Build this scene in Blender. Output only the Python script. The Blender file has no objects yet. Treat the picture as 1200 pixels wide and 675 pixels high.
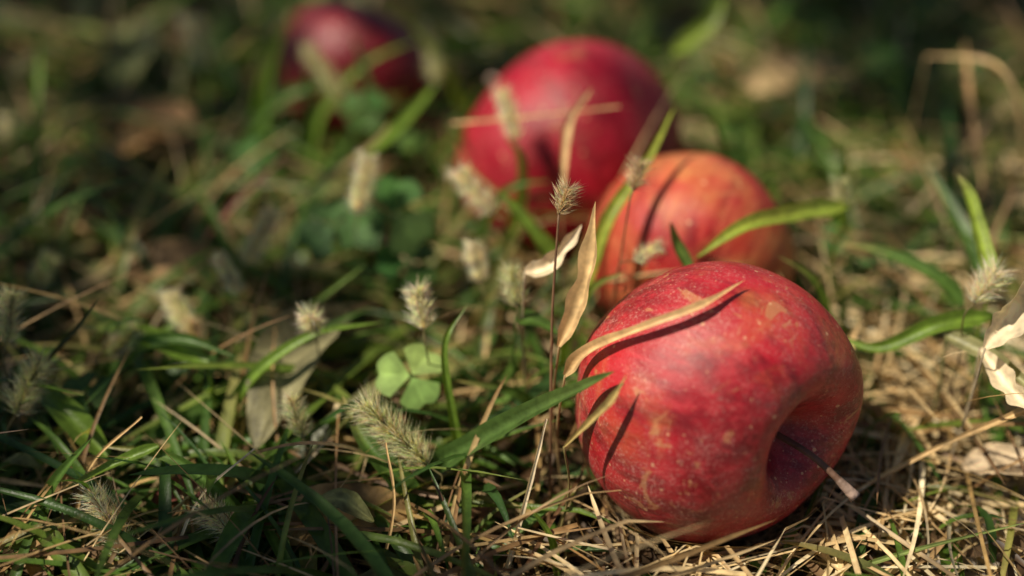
import bpy, math, random
import numpy as np
from mathutils import Vector, noise, Matrix
random.seed(7); rng=np.random.default_rng(11)
CM=0.01
sc=bpy.context.scene
sc.view_settings.view_transform='Standard'; sc.view_settings.look='None'; sc.view_settings.exposure=0

# ------------------------------------------------------------------ light
SUN=Vector((-0.50,-0.11,0.80)).normalized()          # towards the sun
elev=math.asin(SUN.z); az=math.atan2(SUN.x,SUN.y)
w=bpy.data.worlds.new("World"); sc.world=w; w.use_nodes=True
nt=w.node_tree; bg=nt.nodes['Background']
sky=nt.nodes.new('ShaderNodeTexSky'); sky.sky_type='NISHITA'; sky.sun_disc=False
sky.sun_elevation=elev; sky.sun_rotation=az
nt.links.new(sky.outputs[0],bg.inputs[0]); bg.inputs[1].default_value=0.05
sd=bpy.data.lights.new("sun","SUN"); sd.energy=5.0; sd.angle=math.radians(0.5); sd.color=(1.0,0.90,0.74)
so=bpy.data.objects.new("sun",sd); sc.collection.objects.link(so)
so.rotation_euler=SUN.to_track_quat('Z','Y').to_euler(); so.location=SUN*5

# ------------------------------------------------------------------ node helpers
class NT:
    def __init__(s,name):
        s.m=bpy.data.materials.new(name); s.m.use_nodes=True; s.t=s.m.node_tree
        s.b=s.t.nodes['Principled BSDF']; s.out=s.t.nodes['Material Output']
    def n(s,typ,**k):
        x=s.t.nodes.new(typ)
        for a,v in k.items(): setattr(x,a,v)
        return x
    def l(s,a,b): s.t.links.new(a,b)
    def val(s,sock,v):
        if isinstance(v,bpy.types.NodeSocket): s.l(v,sock)
        else: sock.default_value=v
    def noise(s,vec,scale,detail=3,rough=.5,dist=0):
        x=s.n('ShaderNodeTexNoise'); x.inputs['Scale'].default_value=scale; x.inputs['Detail'].default_value=detail
        x.inputs['Roughness'].default_value=rough; x.inputs['Distortion'].default_value=dist
        s.l(vec,x.inputs['Vector']); return x.outputs['Fac']
    def ramp(s,f,stops):
        x=s.n('ShaderNodeValToRGB'); e=x.color_ramp.elements
        while len(e)<len(stops): e.new(0.5)
        for i,(p,c) in enumerate(stops):
            e[i].position=p; e[i].color=(c,c,c,1) if not hasattr(c,'__len__') else (*c,1)
        s.l(f,x.inputs[0]); return x.outputs[0]
    def mix(s,f,a,b,mode='MIX'):
        x=s.n('ShaderNodeMix',data_type='RGBA',blend_type=mode)
        s.val(x.inputs[0],f)
        for i,v in ((6,a),(7,b)):
            if isinstance(v,tuple): x.inputs[i].default_value=(*v,1)
            else: s.l(v,x.inputs[i])
        return x.outputs[2]
    def math(s,op,a,b=0.0):
        x=s.n('ShaderNodeMath',operation=op); s.val(x.inputs[0],a); s.val(x.inputs[1],b); return x.outputs[0]
    def scaled(s,sc3):
        tc=s.n('ShaderNodeTexCoord'); mp=s.n('ShaderNodeMapping'); mp.inputs['Scale'].default_value=sc3
        s.l(tc.outputs['Object'],mp.inputs['Vector']); return mp.outputs[0]
    def bump(s,h,strength,dist=0.001,target=None):
        x=s.n('ShaderNodeBump'); x.inputs['Strength'].default_value=strength; x.inputs['Distance'].default_value=dist
        s.l(h,x.inputs['Height']); s.l(x.outputs[0],s.b.inputs['Normal'])

def plant_mat(name,rough=.5,transl=.35,nscale=3.0,spec=.4,var=.35,bump=.3):
    """thin vegetation: colour comes from the per-blade colour attribute with procedural mottling"""
    k=NT(name); at=k.n('ShaderNodeAttribute',attribute_name='col')
    v=k.scaled((100,100,100))
    f=k.noise(v,nscale,2,.6)
    c=k.mix(1.0,at.outputs['Color'],k.ramp(f,[(.25,1-var),(.75,1+var)]),'MULTIPLY')
    k.l(c,k.b.inputs['Base Color']); k.b.inputs['Roughness'].default_value=rough
    k.b.inputs['Specular IOR Level'].default_value=spec
    if bump>0: k.bump(k.noise(v,nscale*5,1,.6),bump,0.0004)
    if transl>0:
        tr=k.n('ShaderNodeBsdfTranslucent'); k.l(k.mix(1.0,c,(1.5,1.5,.8),'MULTIPLY'),tr.inputs['Color'])
        ms=k.n('ShaderNodeMixShader'); ms.inputs[0].default_value=transl
        k.l(k.b.outputs[0],ms.inputs[1]); k.l(tr.outputs[0],ms.inputs[2]); k.l(ms.outputs[0],k.out.inputs['Surface'])
    return k.m
M_grass=plant_mat('grass_blade',.40,.42,2.5,.45,.35)
M_dry=plant_mat('dry_grass',.5,.15,2.5,.4,.4,0)
M_leaf=plant_mat('dead_leaf',.6,.15,1.6,.35,.55,.8)
M_clover=plant_mat('clover_leaf',.6,.3,2.0,.25,.25,0)
M_seed=plant_mat('seed_head',.6,.4,4.0,.3,.3,0)
M_tree=plant_mat('tree_leaf',.5,0,.5,.4,.3,0)

# ------------------------------------------------------------------ mesh helpers
def make_obj(name,V,F,C=None,mat=None,smooth=True,loc=(0,0,0)):
    me=bpy.data.meshes.new(name)
    V=np.asarray(V,dtype=np.float32)*CM
    if isinstance(F,np.ndarray):
        n,kk=F.shape
        me.vertices.add(len(V)); me.vertices.foreach_set('co',V.ravel())
        me.loops.add(n*kk); me.loops.foreach_set('vertex_index',F.astype(np.int32).ravel())
        me.polygons.add(n); me.polygons.foreach_set('loop_start',np.arange(0,n*kk,kk,dtype=np.int32))
        me.polygons.foreach_set('loop_total',np.full(n,kk,dtype=np.int32))
        me.update(calc_edges=True)
    else:
        me.from_pydata(V.tolist(),[],F); me.update()
    if C is not None:
        a=me.color_attributes.new('col','FLOAT_COLOR','POINT')
        C=np.asarray(C,dtype=np.float32)
        if C.shape[1]==3: C=np.concatenate([C,np.ones((len(C),1),np.float32)],1)
        a.data.foreach_set('color',C.ravel())
    if smooth: me.polygons.foreach_set('use_smooth',[True]*len(me.polygons))
    if mat: me.materials.append(mat)
    o=bpy.data.objects.new(name,me); o.location=Vector(loc)*CM; sc.collection.objects.link(o); return o
class Acc:
    def __init__(s): s.V=[];s.F=[];s.C=[]
    def add(s,V,F,C):
        o=len(s.V); s.V+= [tuple(v) for v in V]; s.F+=[tuple(i+o for i in f) for f in F]; s.C+=[tuple(c) for c in C]
    def obj(s,name,mat): return make_obj(name,s.V,s.F,s.C,mat)
def crom(P,n):
    P=[Vector(p) for p in P]; P=[2*P[0]-P[1]]+P+[2*P[-1]-P[-2]]; out=[]; m=len(P)-3
    for i in range(n+1):
        u=i/n*m; k=min(int(u),m-1); t=u-k; a,b,c,d=P[k:k+4]
        out.append(0.5*((2*b)+(c-a)*t+(2*a-5*b+4*c-d)*t*t+(3*b-a-3*c+d)*t**3))
    return out
def tube(acc,P,r0,r1,col,n=14,sides=5,col2=None):
    Q=crom(P,n); V=[];F=[];C=[]
    for i,q in enumerate(Q):
        T=(Q[min(i+1,n)]-Q[max(i-1,0)]).normalized(); a=T.orthogonal().normalized()
        ref=Vector((0.3,-.9,.2)); a=(ref-T*ref.dot(T)).normalized(); b=T.cross(a); r=r0+(r1-r0)*i/n
        for s in range(sides):
            t=2*math.pi*s/sides; V.append(q+(a*math.cos(t)+b*math.sin(t))*r)
            c=col if col2 is None else tuple(x+(y-x)*i/n for x,y in zip(col,col2)); C.append(c)
    for i in range(n):
        for s in range(sides):
            s2=(s+1)%sides; F.append((i*sides+s,i*sides+s2,(i+1)*sides+s2,(i+1)*sides+s))
    F.append(tuple(range(sides))); F.append(tuple(n*sides+s for s in range(sides)))
    acc.add(V,F,C)
def blade(acc,P,W,col,tip=None,nrm=(0,-.55,.83),n=26,fold=.22,twist=0,prof='grass',wav=0.0):
    Q=crom(P,n); V=[];F=[];C=[]; N0=Vector(nrm).normalized(); tip=tip or col
    ph=random.random()*10
    for i,q in enumerate(Q):
        t=i/n; T=(Q[min(i+1,n)]-Q[max(i-1,0)]).normalized()
        S=T.cross(N0).normalized(); N=S.cross(T).normalized()
        a=twist*t; S2=S*math.cos(a)+N*math.sin(a); N2=N*math.cos(a)-S*math.sin(a)
        if prof=='grass': wd=min(1,(t/.18+.25))**.7*max(0,1-t**2.2)**.8
        elif prof=='mid': wd=math.sin(math.pi*min(1,t*.96+.04))**.8
        else: wd=1-.5*t
        wd*=W*.5*(1+wav*noise.noise(Vector((t*6,ph,0))))
        for s in (-1,-.5,0,.5,1):
            f=fold*wd*(abs(s)-.5)*2
            V.append(q+S2*(s*wd)+N2*f)
            cc=[x+(y-x)*max(0,(t-.6)/.4)**1.5 for x,y in zip(col,tip)]
            k=1.45 if s==0 else (0.9 if abs(s)==.5 else 1.0)
            C.append([x*k for x in cc])
    for i in range(n):
        for s in range(4): F.append((i*5+s,i*5+s+1,(i+1)*5+s+1,(i+1)*5+s))
    acc.add(V,F,C)

# ------------------------------------------------------------------ apples
APPLES=[ # centre, radius, stem axis, flatness
 dict(c=(5.22,-10.35,3.55),R=3.76,ax=(.74,-.663,.098),kind=0,flat=.95,roll=.6),
 dict(c=(5.55,-2.55,2.9),R=3.25,ax=(.35,.75,.45),kind=1,flat=.92,roll=1.0),
 dict(c=(2.0,3.75,2.85),R=4.0,ax=(-.5,.7,.5),kind=2,flat=.9,roll=2.0),
 dict(c=(-6.0,10.3,2.8),R=3.15,ax=(.2,.6,.8),kind=3,flat=.92,roll=0.0)]
def apple_mat(kind):
    k=NT(['apple_skin_red','apple_skin_blush','apple_skin_crimson','apple_skin_dark'][kind])
    v=k.scaled((100,100,100)); vs=k.scaled((130,130,22)); vs2=k.scaled((420,420,40))
    deep,mid,pale={0:((.26,.004,.010),(.55,.014,.026),(.68,.26,.07)),
          1:((.38,.014,.018),(.56,.060,.032),(.66,.30,.09)),
          2:((.28,.003,.014),(.43,.008,.028),(.48,.04,.04)),
          3:((.15,.003,.010),(.24,.006,.018),(.28,.015,.02))}[kind]
    big=k.noise(v,.32,3,.5,.4); st=k.noise(vs,1.0,4,.6); st2=k.noise(vs2,1.0,3,.6)
    c=k.mix(k.ramp(big,[(.32,0.),(.62,1.)]),deep,mid)
    c=k.mix(k.math('MULTIPLY',k.ramp(st,[(.47,0.),(.62,1.)]),.75),c,tuple(x*.6 for x in deep))
    c=k.mix(k.math('MULTIPLY',k.ramp(st2,[(.5,0.),(.66,1.)]),.5),c,tuple(min(1,x*1.15+.02) for x in mid))
    g=k.noise(v,.42,4,.6,.6)
    lo,hi={0:(.54,.82),1:(.44,.70),2:(.64,.9),3:(.7,.9)}[kind]
    gm=k.math('MULTIPLY',k.ramp(g,[(lo,0.),(hi,1.)]),k.ramp(st2,[(.35,.5),(.6,1.)]))
    c=k.mix(k.math('MULTIPLY',gm,.75),c,pale)
    ru=k.noise(v,.8,7,.72,1.2)
    c=k.mix(k.math('MULTIPLY',k.ramp(ru,[(.585,0.),(.62,1.)]),.6 if kind==0 else .3),c,(.58,.28,.11))
    # yellow-brown stem cavity
    sp=k.n('ShaderNodeSeparateXYZ'); k.l(v,sp.inputs[0])
    rr=k.math('SQRT',k.math('ADD',k.math('MULTIPLY',sp.outputs[0],sp.outputs[0]),k.math('MULTIPLY',sp.outputs[1],sp.outputs[1])))
    cav=k.math('MULTIPLY',k.ramp(k.math('ADD',k.math('MULTIPLY',rr,.5),k.math('MULTIPLY',st,.35)),[(.35,1.),(.62,0.)]),k.math('GREATER_THAN',sp.outputs[2],0.0))
    c=k.mix(k.math('MULTIPLY',cav,.6),c,(.30,.12,.04))
    # lenticels
    for scl,rmx,amt in ((2.3,.10,.65),(4.6,.10,.45)):
        vo=k.n('ShaderNodeTexVoronoi'); vo.inputs['Scale'].default_value=scl; k.l(v,vo.inputs['Vector'])
        sep=k.n('ShaderNodeSeparateColor'); k.l(vo.outputs['Color'],sep.inputs[0])
        dot=k.math('LESS_THAN',vo.outputs['Distance'],k.math('MULTIPLY',sep.outputs[0],rmx*1.5))
        c=k.mix(k.math('MULTIPLY',dot,amt),c,(.85,.50,.26))
    # dust and wax bloom
    du=k.noise(v,13,5,.8); du2=k.noise(v,.7,4,.6)
    dm=k.math('MULTIPLY',k.ramp(du,[(.52,0.),(.64,1.)]),k.ramp(du2,[(.40,.06),(.66,.6)]))
    if kind==0: c=k.mix(dm,c,(.80,.52,.42))
    c=k.mix(k.ramp(du2,[(.4,0.),(.75,.09)]),c,(.70,.36,.30))
    k.l(c,k.b.inputs['Base Color'])
    k.l(k.ramp(k.noise(v,6,4,.7),[(.3,.24),(.7,.46)]),k.b.inputs['Roughness'])
    k.b.inputs['Specular IOR Level'].default_value=.6 if kind==0 else .4
    h=k.math('ADD',k.math('MULTIPLY',du,.7),k.math('MULTIPLY',k.noise(v,2.2,3,.5),1.2))
    k.bump(h,.5,.0005)
    return k.m
def apple_surface(R,flat,th,ph,lop):
    s=math.sin(th); c=math.cos(th)
    rho=R*(abs(s)**.95)
    rho*=1-.12*max(0,-c)**1.2+.02*c
    lob=.035*math.cos(5*ph+.4)*max(0,-c)+.018*math.cos(3*ph+1)+.012*math.cos(2*ph+lop)
    rho*=1+lob+.03*math.cos(ph-lop)
    z=R*flat*(abs(c)**.96)*(1 if c>0 else -1.02)
    q=rho/R
    if c>0: z=z*(1+.08*math.cos(ph-lop))-R*(.66+.05*math.cos(3*ph))*math.exp(-(q/.285)**1.7)
    else: z+=R*.30*math.exp(-(q/.27)**2)
    z+=.035*R*noise.noise(Vector((math.cos(ph)*q*1.6,math.sin(ph)*q*1.6,c*1.3+lop)))
    return rho*math.cos(ph),rho*math.sin(ph),z
for i,a in enumerate(APPLES):
    NT_,NP=96,128; V=[];F=[]
    for t in range(NT_+1):
        th=math.pi*t/NT_
        if t==0: th=1e-3
        if t==NT_: th=math.pi-1e-3
        for p in range(NP): V.append(apple_surface(a['R'],a['flat'],th,2*math.pi*p/NP,a['roll']))
    for t in range(NT_):
        for p in range(NP):
            q=(p+1)%NP; F.append((t*NP+p,(t+1)*NP+p,(t+1)*NP+q,t*NP+q))
    e=bpy.data.objects.new('apple',None); sc.collection.objects.link(e)
    e.empty_display_size=.02; e.location=Vector(a['c'])*CM
    Z=Vector(a['ax']).normalized(); X=Z.cross(Vector((0,0,-1))).normalized(); Y=Z.cross(X)
    e.rotation_euler=Matrix((X,Y,Z)).transposed().to_euler()
    o=make_obj('skin',V,F,None,apple_mat(i)); o.parent=e
    ac=Acc(); R=a['R']
    tube(ac,[(0,0,R*.14),(.00*R,-.02*R,R*.45),(.02*R,-.10*R,R*.80),(.03*R,-.24*R,R*1.06)],.085,.095,(.07,.035,.022),18,8,(.20,.11,.07))
    tube(ac,[(.03*R,-.21*R,R*1.00),(.03*R,-.25*R,R*1.07),(.04*R,-.31*R,R*1.14)],.10,.16,(.26,.17,.12),6,8,(.42,.30,.24))
    o=ac.obj('stem',M_leaf); o.parent=e
    ac=Acc()
    for j in range(5):
        t=j*2*math.pi/5; d=Vector((math.cos(t),math.sin(t),0)); z=-R*a['flat']*.74
        blade(ac,[d*.12+Vector((0,0,z)),d*.32+Vector((0,0,z-.2)),d*.22+Vector((0,0,z-.5))],.22,(.10,.07,.04),nrm=tuple(d),n=6)
    o=ac.obj('calyx',M_leaf); o.parent=e

def push_out(V):
    for a in APPLES:
        c=np.array(a['c']); d=V-c; r=np.linalg.norm(d,axis=1)+1e-6; R=a['R']*1.02
        m=r<R; V[m]=c+d[m]/r[m][:,None]*(R+.05)
    return V

# ------------------------------------------------------------------ ground
fine=np.arange(-50,50.1,.5)
outer=[60,80,120,200,350,700,1500,4000,12000,30000]
ax=np.array([-x for x in outer[::-1]]+list(fine)+outer,dtype=float)
def gz(x,y):
    if abs(x)>60 or abs(y)>60: return -.3+2.5*noise.noise(Vector((x*.01,y*.01,0)))*(1 if abs(x)+abs(y)<5000 else 0)
    return -.35+1.0*noise.noise(Vector((x*.12,y*.12,0)))*.6+.35*noise.noise(Vector((x*.5,y*.5,3)))+.18*noise.noise(Vector((x*1.3,y*1.3,8)))
V=[(x,y,gz(x,y)) for y in ax for x in ax]; n=len(ax)
F=np.array([(j*n+i,j*n+i+1,(j+1)*n+i+1,(j+1)*n+i) for j in range(n-1) for i in range(n-1)])
k=NT('soil'); v=k.scaled((100,100,100))
c=k.ramp(k.noise(v,.6,6,.7),[(.3,(.025,.016,.009)),(.5,(.055,.036,.02)),(.72,(.12,.08,.045))])
sp=k.n('ShaderNodeSeparateXYZ'); k.l(v,sp.inputs[0])
msk=k.math('SUBTRACT',k.math('SUBTRACT',sp.outputs[0],k.math('MULTIPLY',sp.outputs[1],.9)),19.0)  # bare sandy soil patch
msk=k.math('ADD',k.math('MULTIPLY',msk,.22),k.math('MULTIPLY',k.math('SUBTRACT',k.noise(v,.3,4,.6),.5),2.5))
msk=k.ramp(msk,[(.1,0.),(.9,1.)])
sand=k.ramp(k.noise(v,3,6,.75),[(.3,(.30,.24,.18)),(.7,(.66,.57,.47))])
c=k.mix(msk,c,sand)
k.l(c,k.b.inputs['Base Color']); k.b.inputs['Roughness'].default_value=.95
k.bump(k.noise(v,4,5,.75),.9,.003)
make_obj('ground',V,F,None,k.m)

# ------------------------------------------------------------------ masses of blades
def mass(name,mat,P0,L,W,a,b,cc,d,side,tilt,phi,C0,C1,segs=7,taper=.55,fold=.15,width_base=.5):
    N=len(P0); t=np.linspace(0,1,segs+1)[None,:]
    dh=np.stack([np.cos(phi),np.sin(phi),0*phi],1); pr=np.stack([-np.sin(phi),np.cos(phi),0*phi],1)
    h=(L*a)[:,None]*t+(L*b)[:,None]*t**2; z=(L*cc)[:,None]*t-(L*d)[:,None]*t**2; s=(L*side)[:,None]*t**2
    Q=P0[:,None,:]+h[...,None]*dh[:,None,:]+s[...,None]*pr[:,None,:]; Q[...,2]+=z
    Q[...,2]=np.maximum(Q[...,2],.05+.3*rng.random((N,1)))
    up=np.array([0,0,1.]); 
    wd=pr*np.cos(tilt)[:,None]+up*np.sin(tilt)[:,None]; nr=-pr*np.sin(tilt)[:,None]+up*np.cos(tilt)[:,None]
    prof=(W[:,None]*.5)*np.minimum(1,width_base+t*3)*np.maximum(0,1-t**2.4)**taper
    V=np.empty((N,segs+1,3,3))
    V[:,:,0]=Q-wd[:,None,:]*prof[...,None]+nr[:,None,:]*prof[...,None]*fold
    V[:,:,1]=Q-nr[:,None,:]*prof[...,None]*fold
    V[:,:,2]=Q+wd[:,None,:]*prof[...,None]+nr[:,None,:]*prof[...,None]*fold
    V=push_out(V.reshape(-1,3))
    base=(np.arange(N)*(segs+1)*3)[:,None,None,None]; i=(np.arange(segs)*3)[None,:,None,None]; j=np.arange(2)[None,None,:,None]
    F=base+i+j+np.array([0,1,4,3])[None,None,None,:]
    F=F.reshape(-1,4)
    C=C0[:,None,:]+(C1-C0)[:,None,:]*(t[...,None]**1.5)
    C=np.repeat(C[:,:,None,:],3,2)
    C=C*np.array([1,1.15,.9])[None,None,:,None]
    return make_obj(name,V,F,C.reshape(-1,3),mat)
def U(a,b,n): return rng.uniform(a,b,n)
def palette(cols,n,j=.3):
    c=np.array(cols)[rng.integers(0,len(cols),n)]; return c*(1+U(-j,j,n))[:,None]
def scatter(n,x0,x1,y0,y1,keep=None):
    x=U(x0,x1,n); y=U(y0,y1,n)
    if keep is not None:
        p=np.array([keep(a,b) for a,b in zip(x,y)]); m=rng.random(n)<p; x=x[m];y=y[m]
    return np.stack([x,y,np.zeros(len(x))],1)
def near_apple(x,y,m=1.0):
    return any((x-a['c'][0])**2+(y-a['c'][1])**2<(a['R']*m)**2 for a in APPLES)
def sandy(x,y):  # bare patch at the lower right
    return 1/(1+math.exp(-((x-.9*y)-21.0)*.7))
def dryness(x,y): # strawy side of the bed
    return 1/(1+math.exp(-((x-.8*y)-14.0)*.5))
GREEN=[(.075,.16,.022),(.115,.21,.028),(.05,.11,.026),(.15,.25,.035),(.20,.25,.045),(.065,.135,.03),(.10,.19,.035),(.04,.095,.025)]
GTIP=GREEN+[(.38,.32,.11),(.34,.26,.10)]
TAN=[(.44,.29,.11),(.56,.40,.18),(.28,.17,.065),(.17,.095,.042),(.66,.50,.27),(.12,.065,.03),(.34,.20,.08),(.22,.12,.055)]
STRAW=[(.72,.56,.31),(.80,.68,.44),(.58,.41,.20),(.42,.27,.12),(.68,.50,.25)]
BR=[(.08,.045,.022),(.14,.085,.04),(.05,.032,.018),(.18,.11,.055)]
def hmul(x,y):
    d=math.hypot((x-5.4)/4.6,(y+13.5)/4.2)
    return .4 if d<1 else min(1,.4+.6*(d-1)/.6)
P=scatter(5400,-34,34,-18,48,lambda x,y:0 if near_apple(x,y,.7) else (1-.75*sandy(x,y)))
n=len(P); P[:,2]=U(0,1.7,n)
P[:,2]*=np.array([1-.55*sandy(x,y) for x,y,_ in P])
mass('straw_litter',M_dry,P,U(2,9,n),U(.04,.17,n),U(.9,1,n),0*P[:,0],U(-.08,.22,n),U(0,.15,n),U(-.25,.25,n),U(-.9,.9,n),U(0,6.283,n),palette(TAN,n),palette(TAN,n),segs=7,width_base=.9,taper=.3)
P=scatter(5600,2,30,-18,12,lambda x,y:0 if near_apple(x,y,.75) else dryness(x,y)*(1-.74*sandy(x,y)))
n=len(P); P[:,2]=U(.2,1.8,n)*np.array([1-.6*sandy(x,y) for x,y,_ in P])
mass('bleached_straw',M_dry,P,U(1.5,7,n),U(.04,.17,n),U(.9,1,n),0*P[:,0],U(-.08,.24,n),U(0,.2,n),U(-.35,.35,n),U(-.9,.9,n),rng.normal(2.6,1.1,n),palette(STRAW,n),palette(STRAW,n),segs=8,width_base=.9,taper=.3)
P=scatter(6000,-34,34,-18,48,lambda x,y:0 if near_apple(x,y,.7) else (1-.9*sandy(x,y)))
n=len(P); P[:,2]=U(-.2,.8,n)
mass('decayed_thatch',M_dry,P,U(2,6,n),U(.12,.45,n),U(.9,1,n),0*P[:,0],U(-.05,.12,n),U(0,.1,n),U(-.3,.3,n),U(-.8,.8,n),U(0,6.283,n),palette(BR,n),palette(BR,n),width_base=.9,taper=.4)
P=scatter(3300,-34,34,-17,48,lambda x,y:0 if near_apple(x,y,1.05) else (1-.8*sandy(x,y)))
n=len(P); hm=np.array([hmul(x,y) for x,y,_ in P])
mass('dry_grass',M_dry,P,U(2.5,9,n)*hm,U(.04,.18,n),U(.1,.9,n),U(0,.5,n),U(.5,.95,n),U(.1,.6,n),U(-.3,.3,n),U(-.6,.6,n),U(0,6.283,n),palette(TAN,n),palette(TAN,n),segs=9)
gp=lambda x,y:0 if near_apple(x,y,1.02) else (1-.9*dryness(x,y)**1.5)*(.5+.5*(noise.noise(Vector((x*.15,y*.15,5)))>-.05))
P=scatter(10500,-34,34,-17,48,gp)
n=len(P); hm=np.array([hmul(x,y) for x,y,_ in P])
mass('green_grass',M_grass,P,U(2.0,8.0,n)*hm,U(.10,.40,n),U(.1,.8,n),U(.1,.7,n),U(.5,.95,n),U(.2,.8,n),U(-.25,.25,n),U(-.5,.5,n),U(0,6.283,n),palette(GREEN,n),palette(GTIP,n),fold=.3)
P=scatter(1500,-34,34,-14.5,48,lambda x,y:0 if near_apple(x,y,1.2) or hmul(x,y)<.7 else (1-.8*dryness(x,y)))
n=len(P)
mass('green_grass',M_grass,P,U(4,10,n),U(.32,.70,n),U(.3,.8,n),U(.2,.7,n),U(.4,.85,n),U(.3,.75,n),U(-.25,.25,n),U(-.4,.4,n),U(0,6.283,n),palette(GREEN,n),palette(GTIP,n),fold=.3,segs=12)
P=scatter(460,8,30,-6,20,lambda x,y:0 if near_apple(x,y,1.2) else 1)
n=len(P)
mass('green_grass',M_grass,P,U(3,7.5,n),U(.25,.55,n),U(.2,.8,n),U(.2,.7,n),U(.5,.9,n),U(.3,.75,n),U(-.25,.25,n),U(-.4,.4,n),U(0,6.283,n),palette(GREEN,n),palette(GTIP,n),fold=.3,segs=12)
P=scatter(14000,-160,160,-130,190,lambda x,y:0 if (-33<x<33 and -17<y<47) or (math.hypot(x,y+39)<14) else 1)
n=len(P)
mass('meadow_grass',M_grass,P,U(2.5,8,n),U(.2,.6,n),U(.1,.8,n),U(.1,.6,n),U(.3,.9,n),U(.2,.7,n),U(-.2,.2,n),U(-.5,.5,n),U(0,6.283,n),palette(GREEN+TAN,n),palette(GREEN+TAN,n),segs=4)

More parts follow.
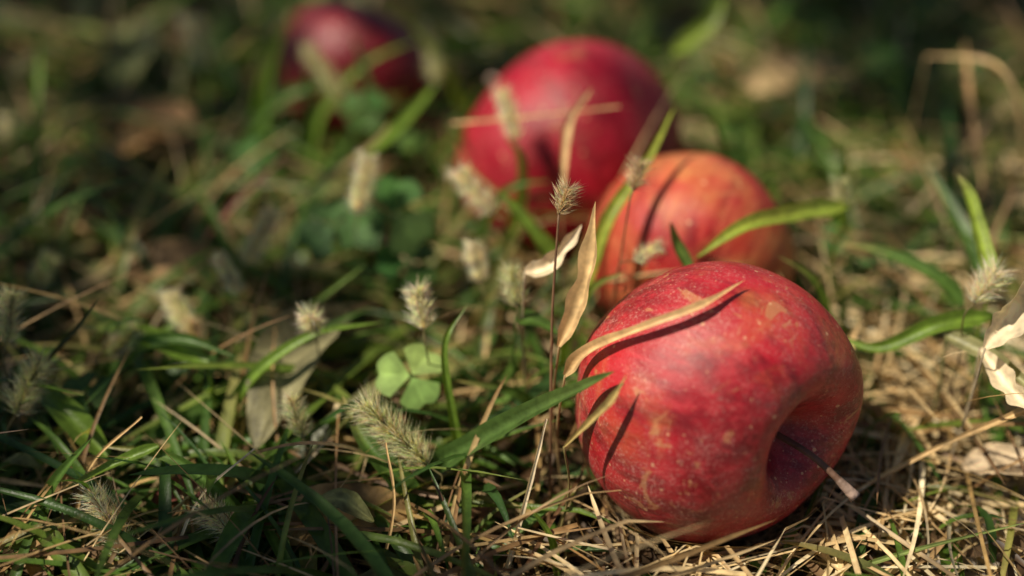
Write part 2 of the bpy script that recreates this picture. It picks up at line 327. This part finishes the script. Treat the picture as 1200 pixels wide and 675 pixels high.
# ------------------------------------------------------------------ individual blades
def culm(ac,p,col,dx=.6,dy=.5,r=.035):
    x,y,z=p
    if z<1.2: return
    tube(ac,[(x+random.uniform(-dx,dx),y+random.uniform(0,dy),-.2),(x+random.uniform(-.2,.2),y+random.uniform(-.1,.2),z*.55),(x,y,z)],r*1.3,r,col,12,5)
G1=(.085,.16,.035);G2=(.17,.28,.035);G3=(.32,.43,.06);G4=(.10,.19,.035);YT=(.4,.34,.12)
Bl=[
 ([(-2.5,-10.8,1.4),(-1.1,-10.95,2.6),(.44,-11.4,4.1),(1.7,-11.9,5.3),(2.5,-12.2,6.06)],.66,G1,None),
 ([(-2.4,-11.6,.8),(-3.1,-11.3,1.9),(-3.9,-10.6,2.4),(-4.6,-9.5,3.1)],.7,G4,YT),
 ([(-8.5,-7.9,3.0),(-10,-7.3,3.3),(-11.3,-6.7,3.2),(-13,-5.7,2.6)],.65,G2,YT),
 ([(-10.9,-10.5,1.8),(-12.2,-9.5,2.6),(-13.3,-8.4,2.5),(-14.2,-7.6,2.2)],.75,G2,None),
 ([(9.9,-3.3,5.3),(8.1,-4.6,5.8),(6.5,-5.7,6.1),(5.1,-6.3,5.4)],.62,G3,None),
 ([(2.0,-5.6,3.4),(2.7,-4.9,5.7),(3.9,-3.5,6.9),(4.8,-1.8,7.8)],.42,G3,None),
 ([(13.0,-6.0,3.6),(12.3,-5.5,4.2),(11,-4.7,4.5),(9.6,-4.1,4.5)],.5,G4,YT),
 ([(13.2,-7.8,4.5),(11.7,-7.9,4.3),(10.2,-7.9,3.5),(9.2,-7.3,3.4)],.5,G2,None),
 ([(13.2,-7.2,5.2),(13,-6,6.1),(12.8,-5.2,6.8),(12.5,-4.7,7.2)],.5,G3,(.4,.35,.15)),
 ([(11.9,-8.1,4.1),(13,-9.3,4.1),(13.8,-10.6,3.9)],.5,(.35,.34,.16),None),
 ([(-4.7,.9,4.7),(-3.7,2.3,5.0),(-2.5,4.0,5.7)],.65,G2,None),
 ([(-16.8,1.9,.9),(-16.5,3.2,2.7),(-16.7,5.7,4.6),(-17.2,9.3,6.3)],.45,G2,None),
 ([(-5.5,-14.1,.8),(-7,-11.6,1.7),(-7.8,-10.5,2.4)],.26,G2,None),
 ([(-9.8,-5.6,.7),(-6.8,-5.5,2.5),(-4.3,-4.5,4.0)],.32,G2,None),
 ([(1.3,-4.2,4.0),(.6,-3.9,4.8),(-.4,-3.2,5.8)],.55,G2,None),
 ([(-13.1,-8.7,3.2),(-11.8,-8.4,4.5),(-11,-8.3,5.5)],.16,(.04,.05,.02),None),
 ([(-9.2,-11.3,2.9),(-10.4,-11.6,2.5),(-11.8,-12,1.9)],.3,G2,YT),
 ([(14.6,6.8,.9),(14.7,9,2.3),(14.8,12.1,3.3)],.9,G2,None),
 ([(14.2,-3.8,3.2),(13.8,-2.7,4),(13.1,-.2,4.9)],.62,G1,None),
 ([(7.8,-13.9,.6),(10,-13.5,1.2),(13.1,-13.2,2)],.15,(.26,.34,.10),None),
 ([(.1,-7.8,4.5),(.7,-7.9,4.4),(1.3,-8.1,4.1)],.5,G4,None),
 ([(5.0,-6.4,5.1),(4.6,-6.0,5.7),(4.4,-5.8,6.3)],.4,G4,None),
 ([(-3.4,12,3),(-1.3,11.2,3.8),(.65,10.6,4.7)],.7,G2,None),
 ([(5.7,6.4,5.6),(6.9,7,6.4),(7.5,7.6,7.3)],.7,G3,None),
 ([(10.5,-.9,2.2),(10.4,-.8,4),(10.3,-.7,6)],.7,G2,None),
 ([(-7.4,5.2,1.5),(-6.8,5.8,3.6),(-5.2,6.4,5.2),(-3.4,7.0,5.8)],.5,G2,None),
 ([(-9.5,7.0,1.0),(-9.0,7.2,4.0),(-8.0,7.6,6.2)],.6,G2,None),
 ([(-4.6,5.0,1.0),(-4.9,5.6,3.8),(-5.6,6.5,6.4)],.45,G1,None),
 ([(-1.6,8.0,2.0),(-2.6,7.6,4.6),(-3.8,7.5,6.4)],.5,G3,None),
 ([(-10.5,6.2,1.0),(-8.6,6.2,3.6),(-6.6,6.4,4.4),(-5.2,6.4,3.8)],.55,G4,None),
 ([(-8.2,6.2,.5),(-7.4,6.2,3.2),(-7.2,6.4,5.2)],.5,G1,None),
 ([(-.6,-.4,1.0),(.2,-.7,3.4),(.3,-.9,5.4),(-.2,-1.1,6.4)],.42,G2,None),
 ([(.4,-2.0,.5),(-.8,-2.2,2.6),(-2.6,-2.2,3.6)],.5,G4,None),
 ([(1.2,-8.2,.5),(.2,-8.4,2.2),(-1.6,-8.7,3.0)],.4,G4,YT),
 ([(1.2,-13.6,.2),(1.0,-13.4,1.6),(.4,-13.2,2.6)],.22,G2,None),
 ([(2.6,-14.4,.2),(3.1,-14.5,1.0),(3.9,-14.6,1.4)],.2,G4,None),
 ([(9.6,-6.6,.3),(9.3,-6.2,2.6),(8.6,-6.0,4.4),(7.4,-6.1,5.4)],.36,G2,YT),
 ([(10.4,-4.0,.3),(9.8,-4.4,3.0),(8.8,-5.2,4.6)],.34,G4,None),
 ([(1.4,-6.4,.3),(1.6,-6.4,2.8),(2.2,-6.4,4.4),(3.2,-6.6,5.2)],.34,G2,YT),
 ([(-1.4,-1.2,.3),(-1.0,-1.2,3.0),(-.1,-1.2,4.6),(1.2,-1.2,4.9)],.36,G4,None),
 ([(7.6,.6,.3),(7.2,.2,3.2),(6.6,-.3,5.6),(6.0,-.6,7.2)],.30,G2,None),
 ([(-6.4,-12.9,.3),(-7.4,-12.2,1.8),(-9.0,-11.4,2.6),(-10.8,-11.0,2.6)],.45,G4,YT),
 ([(-8.4,-8.8,.5),(-7.4,-8.4,2.6),(-5.6,-7.8,3.8),(-3.6,-7.4,4.0)],.42,G2,None),
 ([(-12.2,-7.0,.5),(-11.2,-7.2,2.6),(-9.4,-7.6,3.6),(-7.6,-8.2,3.4)],.5,G1,None),
 ([(-1.2,-10.4,.3),(-1.6,-9.8,2.6),(-1.8,-9.0,4.4),(-1.2,-8.2,5.2)],.26,G2,None),
 ([(-12.6,-12.4,.3),(-12.0,-12.0,2.0),(-10.8,-11.6,3.4)],.42,G4,None),
]
ac=Acc()
for P,W,c,t in Bl:
    blade(ac,P,W,c,t,fold=.35,twist=random.uniform(-.5,.5),wav=.15)
    culm(ac,P[0],tuple(x*.9 for x in c))
ac.obj('wide_grass_blades',M_grass)
T1=(.60,.41,.19);T2=(.40,.25,.12);T3=(.78,.64,.42);RB=(.25,.09,.06)
Dl=[
 ([(1.36,-10.6,4.65),(1.93,-10.87,5.68),(3.32,-11.6,7.0),(4.55,-11.5,7.5),(5.72,-10.6,7.65)],.36,T1,'grass'),
 ([(1.22,-9.86,5.03),(1.59,-9.57,5.8),(1.97,-9.06,7.04),(2.13,-8.3,8.5)],.55,T1,'mid'),
 ([(.34,-7.9,6.05),(.91,-7.84,6.16),(1.48,-7.5,6.67),(1.87,-7.2,7.1)],.5,T3,'grass'),
 ([(1.3,-12.4,3.8),(1.95,-12.8,5.04),(2.4,-12.8,5.66),(2.75,-12.6,6.27)],.22,(.42,.33,.12),'mid'),
 ([(-10.2,-1,2.1),(-9.1,-.1,3.3),(-7.25,1.4,4.5)],.25,RB,'mid'),
 ([(-7.3,-1.1,3.6),(-5.94,-.5,4.5),(-4.37,.7,5.2),(-3.9,1.5,5.5)],.28,(.3,.24,.1),'mid'),
 ([(14,4.5,6.4),(15.5,3.5,6.7),(16.1,2.1,6.5),(16.6,.7,4.4)],.32,T1,'mid'),
 ([(15.2,.2,3.8),(15.2,2.6,5.3),(15.6,5.8,6.4)],.25,T2,'mid'),
 ([(12.3,-9.9,5),(13,-9.4,5.7),(13.2,-9.3,6.8)],.9,T3,'mid'),
 ([(-1.9,.1,6.2),(.54,-.4,6.7),(3.3,-.5,7.1)],.12,T1,'s'),
 ([(1.5,-3.3,5.7),(1.7,-1.4,6.9),(2.4,-.8,7.9)],.26,T1,'mid'),
 ([(13.4,-10.8,3.7),(11.4,-10.6,2.2),(8.8,-11.4,1.1)],.2,T1,'s'),
 ([(12.5,-9.1,4.4),(12.9,-10.4,4.2),(13.3,-11.2,4.0)],.6,T3,'mid'),
 ([(-13.7,-11.1,1.5),(-11.2,-11.8,1.5),(-7.3,-14.1,1.2)],.13,T1,'s'),
 ([(-7,-8.8,1.3),(-5.7,-11.5,1.4),(-5,-13.9,.9)],.16,T1,'s'),
 ([(-4.9,-7.2,1.9),(-5.1,-9.9,1.8),(-6.8,-11.6,1)],.14,T3,'s'),
 ([(-.2,-13.7,.4),(.43,-12.7,2.7),(.86,-11.9,4.3)],.14,T3,'s'),
 ([(9.0,-8.0,.6),(9.4,-7.4,2.4),(10.0,-6.4,3.4)],.3,T1,'mid'),
 ([(8.4,-6.6,.6),(8.2,-6.2,3.0),(7.6,-5.6,4.6)],.3,T2,'mid'),
 ([(-8.8,-13.6,.6),(-8.0,-12.6,2.2),(-6.6,-11.8,3.2)],.12,T3,'s'),
 ([(-3.4,-13.6,.4),(-3.0,-12.8,2.2),(-3.2,-12.0,3.6)],.11,T1,'s'),
 ([(-11.6,-12.4,.6),(-11.0,-11.6,2.4),(-9.6,-11.0,3.6)],.12,T1,'s'),
]
ac=Acc()
for P,W,c,pf in Dl:
    blade(ac,P,W,c,None,fold=.5,twist=random.uniform(-.9,.9),prof=pf,wav=.5)
    if pf!='s' and P[0][2]>3: culm(ac,P[0],tuple(x*.7 for x in c),.3,.3,.03)
tube(ac,[(1.0,-11.5,0),(1.02,-10.4,3.35),(1.05,-9.3,5.7),(1.2,-8.3,8.1)],.05,.03,(.22,.12,.06),24,6)
ac.obj('dry_grass_leaves',M_dry)

# ------------------------------------------------------------------ foxtail seed heads
Fx=[
 ((-2.4,-8.4,4.5),(-2.55,-7.8,5.4),(-2.1,-8.2,0),.9,'w'),
 ((-2.2,-11.3,2.2),(-3.9,-10.4,3.5),(-2.0,-12.0,0),1.2,'g'),
 ((-4.6,-3.2,4.9),(-4.3,-2.3,6.3),(-5,-1.5,.2),.9,'w'),
 ((-8.1,-3.6,3.4),(-7.2,-2.8,4.7),(-8.6,-8,0),.95,'w'),
 ((-.55,-3.6,5.2),(-1.6,-2.9,6.2),(0,-2,0),.9,'w'),
 ((.13,-.6,6),(-.27,.4,7.1),(.6,-1.2,0),.85,'w'),
 ((1.2,-8.3,8.1),(1.46,-8,8.7),None,.8,'d'),
 ((3.3,-6.1,7.5),(3.5,-5.7,8.1),(2.2,-6.4,0),.8,'d'),
 ((.14,-7.6,4.7),(0,-7,5.5),(.3,-8,0),.85,'g'),
 ((-.9,-5.6,4.1),(-1.1,-5,5),(-.7,-5.4,0),.8,'w'),
 ((-9.85,-13.4,1.1),(-10.7,-12.5,2.3),(-9.5,-14.4,0),1.0,'w'),
 ((-6.7,-13.3,1.2),(-7.9,-12.8,2.1),(-6.2,-14.3,0),1.0,'w'),
 ((-13.7,-8.6,4.2),(-13.5,-7.9,5.3),(-13.6,-9.2,0),.9,'g'),
 ((-13.4,-9.8,2.7),(-12.7,-9,3.9),(-13.9,-10.5,0),1.15,'g'),
 ((-9.4,-5.9,2.4),(-10,-5.3,3.4),(-9.1,-6,0),.9,'w'),
 ((-5.9,5.5,4.3),(-7.2,6.5,5.7),(-5.2,6,0),.9,'g'),
 ((-2.7,6.7,4.3),(-3.1,8.7,5.6),(-2.5,6.5,0),.9,'g'),
 ((-11.6,9.8,3.4),(-12.1,10.6,4.9),(-11.4,10,0),1.4,'w'),
 ((12.4,-8.3,5.3),(13,-7.9,6.1),(12.4,-7.5,0),1.1,'w'),
 ((3.4,-6.4,5.4),(4.1,-6.2,5.7),(2.4,-6.2,0),.7,'w'),
 ((9.9,-3.2,5.2),(9.7,-3.0,5.9),(9.9,-3,0),.7,'g'),
 ((-5.6,-10.4,2.4),(-5.9,-9.8,3.2),(-5.3,-10.8,0),.8,'g'),
]
tries=0
while len(Fx)<48 and tries<900:
    tries+=1
    x=random.uniform(-26,16); y=random.uniform(-8,34)
    if near_apple(x,y,1.25) or dryness(x,y)>.45 or hmul(x,y)<.99 or (-3.5<x<4 and y<6): continue
    z=random.uniform(2.0,4.6); lx=random.gauss(0,.5); ly=random.gauss(.1,.4); L=random.uniform(.7,1.2)
    Fx.append(((x,y,z),(x+lx*L,y+ly*L,z+L*.8),(x+random.uniform(-.6,.6),y+random.uniform(-.6,.6),0),random.uniform(.65,.95),random.choice('gwwd')))
for base,tip,root,wf,kd in Fx:
    ac=Acc(); b=Vector(base); t=Vector(tip); D=t-b; L=D.length; D.normalize(); fy=base[1]
    S=D.orthogonal().normalized(); T=D.cross(S); R=.13*wf if L>.8 else .10*wf
    cs={'g':(.36,.36,.17),'w':(.56,.49,.34),'d':(.44,.31,.17)}[kd]; cb={'g':(.76,.74,.52),'w':(.88,.84,.72),'d':(.74,.62,.44)}[kd]
    ns=int(70*max(.6,L)); 
    for i in range(ns):
        f=(i+.5)/ns; an=i*2.399; env=math.sin(math.pi*(f*.86+.1))**.6
        o=(S*math.cos(an)+T*math.sin(an)); c=b+D*(f*L)+o*(R*.7*env); ax_=(D*.75+o*.65).normalized()
        a2=ax_.orthogonal().normalized(); b2=ax_.cross(a2); ln=.09; wd=.034
        V=[c-ax_*ln,c+a2*wd,c+b2*wd,c-a2*wd,c-b2*wd,c+ax_*ln]
        k=random.uniform(.6,1.2); cc=tuple(x*k for x in cs)
        ac.add(V,[(0,2,1),(0,3,2),(0,4,3),(0,1,4),(5,1,2),(5,2,3),(5,3,4),(5,4,1)],[cc]*6)
    nb=int((330 if fy<0 else 190)*max(.5,L))
    for i in range(nb):
        f=random.random(); an=random.random()*6.283; env=math.sin(math.pi*(f*.86+.1))**.6
        o=(S*math.cos(an)+T*math.sin(an)); c=b+D*(f*L)+o*(R*.6*env)
        dr=(D*random.uniform(.25,1.0)+o*random.uniform(.6,1.2)+Vector((random.gauss(0,.15),random.gauss(0,.15),random.gauss(0,.15)))).normalized()
        bl=random.uniform(.28,.66)*wf; sd_=dr.orthogonal().normalized()*.0105; s2=dr.cross(sd_)
        m=c+dr*bl*.5+Vector((0,0,.01)); e=c+dr*bl+D*.05
        cc=tuple(x*random.uniform(.85,1.1) for x in cb)
        ac.add([c+sd_,c-sd_,c+s2,m+sd_*.7,m-sd_*.7,m+s2*.7,e],[(0,1,4,3),(1,2,5,4),(2,0,3,5),(3,4,6),(4,5,6),(5,3,6)],[cc]*7)
    if root:
        r=Vector(root); mid=r.lerp(b,.5)+Vector((random.uniform(-.2,.2),0,.15))
        pre=b-D*.5
        tube(ac,[r,mid,pre,b,t],.03,.018,(.16,.13,.06),22,5,(.3,.26,.12))
    ac.obj('foxtail_grass',M_seed)

# ------------------------------------------------------------------ clover
def leaflet(ac,c,d,up,size,col):
    d=Vector(d).normalized(); up=Vector(up); up=(up-d*up.dot(d)).normalized(); s=d.cross(up)
    V=[c+d*.04*size];C=[[x*1.5 for x in col]]; rows=3; m=14
    for r in range(1,rows+1):
        for i in range(m+1):
            u=-1+2*i/m; an=u*.92
            rad=(1.0-.17*math.exp(-(u/.2)**2))*(.60+.40*math.cos(an*1.15)) *r/rows*size
            p=c+d*(math.cos(an)*rad+.04*size)+s*(math.sin(an)*rad*1.0)+up*(.22*abs(math.sin(an))*rad-.12*rad*rad/size)
            V.append(p); k=1.35 if (r==2 and abs(u)<.6) else 1.0
            C.append([x*k*(1.25 if abs(u)<.05 else 1) for x in col])
    F=[(0,1+i,2+i) for i in range(m)]
    for r in range(rows-1):
        o=1+r*(m+1)
        for i in range(m): F.append((o+i,o+i+m+1,o+i+m+2,o+i+1))
    ac.add(V,F,C)
def clover(ac,c,root,size,col,rot=None,up=None):
    c=Vector(c); up=Vector(up or (random.gauss(0,.35),random.gauss(-.2,.35),1)).normalized()
    a=up.orthogonal().normalized(); b=up.cross(a); r=random.random()*6 if rot is None else rot
    for i in range(3):
        t=r+i*2.094; leaflet(ac,c,a*math.cos(t)+b*math.sin(t)-up*random.uniform(-.1,.3),up,size*random.uniform(.9,1.05),[x*random.uniform(.85,1.1) for x in col])
    tube(ac,[root,Vector(root).lerp(c,.6)+Vector((random.uniform(-.2,.2),0,0)),c],.035,.03,(.14,.2,.06),10,5)
CG=(.075,.15,.035); CD=(.06,.135,.035)
for c,r,s,col,up in [((-2.75,-8.8,3.2),(-2.5,-7,0),1.0,(.30,.42,.12),(0,-.6,.75)),((-3.7,-2.6,4.5),(-4.2,-.8,0),1.35,CD,(0,-.6,.8)),
    ((-5.5,-2.2,3.9),(-5.6,-.8,0),1.2,CD,(0,-.4,.9)),((-7.7,13.3,4.2),(-7.8,14,0),1.2,CG,(0,-.4,.9)),((-3.2,-3.1,3.1),(-3.7,-.8,0),1.1,CD,(.3,-.3,.9)),((-11.8,-8.8,2.6),(-11.8,-8.9,0),.8,CG,(0,-.3,.9)),((14.1,10.8,3.4),(14.4,10.5,0),1.0,CG,(0,-.4,.9)),((-5.2,5.0,4.2),(-5,5.5,0),1.0,CG,(0,-.4,.9)),((-8.8,3.2,3.4),(-8.8,3.5,0),.8,CG,(0,-.4,.9))]:
    ac=Acc(); clover(ac,c,r,s,col,None,up); ac.obj('clover_plant',M_clover)
ac=Acc()
for i in range(270):
    x=random.uniform(-30,20); y=random.uniform(-9,42)
    if near_apple(x,y,1.15) or dryness(x,y)>.4 or (hmul(x,y)<.8) or noise.noise(Vector((x*.12,y*.12,9)))<-.05: continue
    z=random.uniform(.8,3.0); clover(ac,(x,y,z),(x+random.uniform(-.5,.5),y+random.uniform(-.5,.5),0),random.uniform(.35,.7),random.choice([CG,(.10,.19,.04),(.14,.23,.05)]))
ac.obj('clover_patch',M_clover)

# ------------------------------------------------------------------ dead leaves
def dead_leaf(ac,P,W,col,curl=.5,nrm=(0,0,1),pointy=.75):
    n=22;m=10; Q=crom(P,n); N0=Vector(nrm).normalized(); V=[];F=[];C=[]; ph=random.random()*50
    for i,q in enumerate(Q):
        t=i/n; T=(Q[min(i+1,n)]-Q[max(i-1,0)]).normalized(); S=T.cross(N0).normalized(); N=S.cross(T)
        wd=W*.5*max(.02,math.sin(math.pi*min(1,t*.97+.015)))**pointy*(1+.12*noise.noise(Vector((t*7,ph,0))))
        for j in range(m+1):
            s=-1+2*j/m; se=s*(1+.08*noise.noise(Vector((t*14,ph+s,3))))
            z=curl*wd*(s*s-.3)+.14*W*noise.noise(Vector((t*3.2,s*1.6,ph)))+.03*W*abs(math.sin((t*9-abs(s)*1.4)*math.pi))
            V.append(q+S*(se*wd*(1-.12*curl*s*s))+N*z)
            k=1.0+.5*noise.noise(Vector((t*5,s*3,ph+7)))
            if j==m//2: k*=1.5
            elif abs(((t*9-abs(s)*1.4)%1)-.5)>.42: k*=1.22
            C.append([x*k for x in col])
    for i in range(n):
        for j in range(m): F.append((i*(m+1)+j,i*(m+1)+j+1,(i+1)*(m+1)+j+1,(i+1)*(m+1)+j))
    ac.add(V,F,C)
for P,W,col,cu in [
 ([(-5.0,-4.5,2.2),(-6.2,-7.1,2.8),(-7.0,-10.0,1.7)],2.1,(.22,.20,.10),.5),
 ([(-6.2,-12.6,.8),(-4.5,-12.4,1.5),(-2.5,-12.0,1.2)],1.8,(.44,.27,.10),.35),
 ([(-14.4,6.6,1.4),(-13.1,7.4,2.2),(-11.4,6.3,1.6)],2.2,(.36,.20,.08),.5),
 ([(8.9,10.2,1.8),(11.1,10.9,2.5),(13.6,10.2,2.0)],2.2,(.46,.33,.17),.5),
 ([(-13.5,-1,1.5),(-10.8,-1.7,1.9),(-8.4,-1.6,1.6)],2.0,(.32,.20,.09),.5),
 ([(12.4,-10.1,1.0),(13.2,-10.3,1.4),(14.6,-10.9,1.3)],1.1,(.72,.56,.36),.5),
 ([(-16.2,16.5,2),(-15.4,13.6,2.6),(-15.3,10.6,1.6)],2.2,(.16,.18,.07),.4),
 ([(-9.7,-11.4,.9),(-8.3,-11.2,1.4),(-6.3,-10.7,1.2)],1.0,(.24,.08,.06),.7)]:
    ac=Acc(); dead_leaf(ac,P,W,col,cu,nrm=(0,-.25,.97)); ac.obj('fallen_leaf',M_leaf)
ac=Acc()
for i in range(260):
    x=random.uniform(-32,32); y=random.uniform(-15,46)
    if near_apple(x,y,1.3) or hmul(x,y)<.9 or (dryness(x,y)>.5 and y<0 and random.random()<.9): continue
    a=random.random()*6.283; L=random.uniform(1.0,3.0); d=Vector((math.cos(a),math.sin(a),random.uniform(-.15,.15)))
    c=Vector((x,y,random.uniform(.2,1.8))); 
    dead_leaf(ac,[c-d*L/2,c+Vector((0,0,random.uniform(.0,.5))),c+d*L/2],L*random.uniform(.3,.5),random.choice([(.42,.27,.11),(.24,.13,.06),(.50,.35,.19),(.2,.2,.07),(.30,.15,.06)]),random.uniform(.2,.9),(random.gauss(0,.25),random.gauss(-.1,.25),1))
ac.obj('leaf_litter',M_leaf)

# ------------------------------------------------------------------ soil crumbs
ac=Acc()
for i in range(6500):
    x=random.uniform(2,30); y=random.uniform(-17,6)
    if random.random()>sandy(x,y) or near_apple(x,y,.9): continue
    r=random.choice([.05,.07,.09,.13,.2])*random.uniform(.7,1.3); c=Vector((x,y,gz(x,y)+r*.4)); col=random.choice([(.62,.53,.43),(.44,.36,.27),(.72,.63,.53),(.28,.21,.15)])
    dirs=[(1,0,0),(-1,0,0),(0,1,0),(0,-1,0),(0,0,1),(0,0,-1)]
    V=[c+Vector(d)*r*random.uniform(.6,1.3) for d in dirs]
    ac.add(V,[(0,2,4),(2,1,4),(1,3,4),(3,0,4),(2,0,5),(1,2,5),(3,1,5),(0,3,5)],[col]*6)
ac.obj('soil_crumbs',M_leaf)

# ------------------------------------------------------------------ apple tree that gives the dappled shade
tree=bpy.data.objects.new('apple_tree',None); sc.collection.objects.link(tree)
ac=Acc(); bark=(.16,.12,.09)
tube(ac,[(-190,70,-5),(-186,68,50),(-180,60,110),(-172,52,170)],11,7,bark,20,14)
limbs=[[(-180,60,108),(-140,40,140),(-95,5,160),(-40,-10,172)],[(-176,55,140),(-130,70,170),(-80,60,190),(-30,50,200)],[(-183,62,90),(-150,10,120),(-120,-35,135),(-90,-70,150)],
  [(-172,52,168),(-140,30,210),(-110,0,240),(-70,-20,260)],[(-172,52,168),(-190,90,210),(-200,120,250),(-210,140,270)],[(-180,60,110),(-215,30,150),(-240,-5,190),(-260,-30,210)]]
for L in limbs:
    tube(ac,L,5,1.3,bark,18,10)
    Q=crom(L,10)
    for q in Q[3:]:
        for s in range(3):
            d=Vector((random.gauss(0,1),random.gauss(0,1),random.gauss(.1,.6))).normalized()
            tube(ac,[q,q+d*18+Vector((0,0,4)),q+d*38+Vector((0,0,-2))],.8,.25,bark,6,5)
o=ac.obj('trunk_and_limbs',M_tree); o.parent=tree
def sun_gap(x,y):
    if math.hypot((x-9.5)/12.5,(y+8.5)/8)<1: return .0
    if math.hypot((x+1)/5,(y+6)/9.5)<1: return .08
    if math.hypot((x-4)/9,(y-5)/6)<1: return .15
    if math.hypot((x+7)/4,(y-10)/4)<1: return .7
    if y>7: return .85
    return .62
ac=Acc()
def tree_leaf(c):
    d=Vector((random.gauss(0,1),random.gauss(0,1),random.gauss(-.2,.5))).normalized(); up=Vector((random.gauss(0,.6),random.gauss(0,.6),1)).normalized()
    s=d.cross(up).normalized(); u2=s.cross(d); L=random.uniform(3.2,5.8); W=L*.28
    V=[c-d*L*.5,c-d*L*.2+s*W*.85+u2*.3,c+d*L*.15+s*W+u2*.3,c+d*L*.5,c+d*L*.15-s*W+u2*.3,c-d*L*.2-s*W*.85+u2*.3,c-d*L*.2,c+d*L*.15]
    col=random.choice([(.05,.11,.025),(.07,.14,.03),(.04,.09,.03),(.13,.15,.03)])
    ac.add(V,[(0,6,1),(1,6,7,2),(2,7,3),(3,7,4),(4,7,6,5),(5,6,0)],[col]*8)
for i in range(4200):
    gx=random.uniform(-70,60); gy=random.uniform(-60,75)
    if random.random()>sun_gap(gx,gy): continue
    if noise.noise(Vector((gx*.10,gy*.10,2)))<-.12 and random.random()<.8: continue
    h=random.uniform(75,150); tree_leaf(Vector((gx,gy,3))+SUN*(h/SUN.z))
for i in range(1500):
    q=random.choice(limbs); Q=crom(q,10)[random.randint(3,10)]
    p=Q+Vector((random.gauss(0,22),random.gauss(0,22),random.gauss(5,14)))
    g=p-SUN*(p.z-3)/SUN.z
    if random.random()>sun_gap(g.x,g.y) : continue
    tree_leaf(p)
o=ac.obj('foliage',M_tree); o.parent=tree

# ------------------------------------------------------------------ camera
cd=bpy.data.cameras.new('camera'); co=bpy.data.objects.new('camera',cd); sc.collection.objects.link(co); sc.camera=co
co.location=Vector((0,-39.3,27.5))*CM; co.rotation_euler=(math.radians(90-35),0,0)
cd.lens=50; cd.sensor_width=36; cd.clip_start=.01; cd.clip_end=1000
cd.dof.use_dof=True; cd.dof.focus_distance=.362; cd.dof.aperture_fstop=2.9
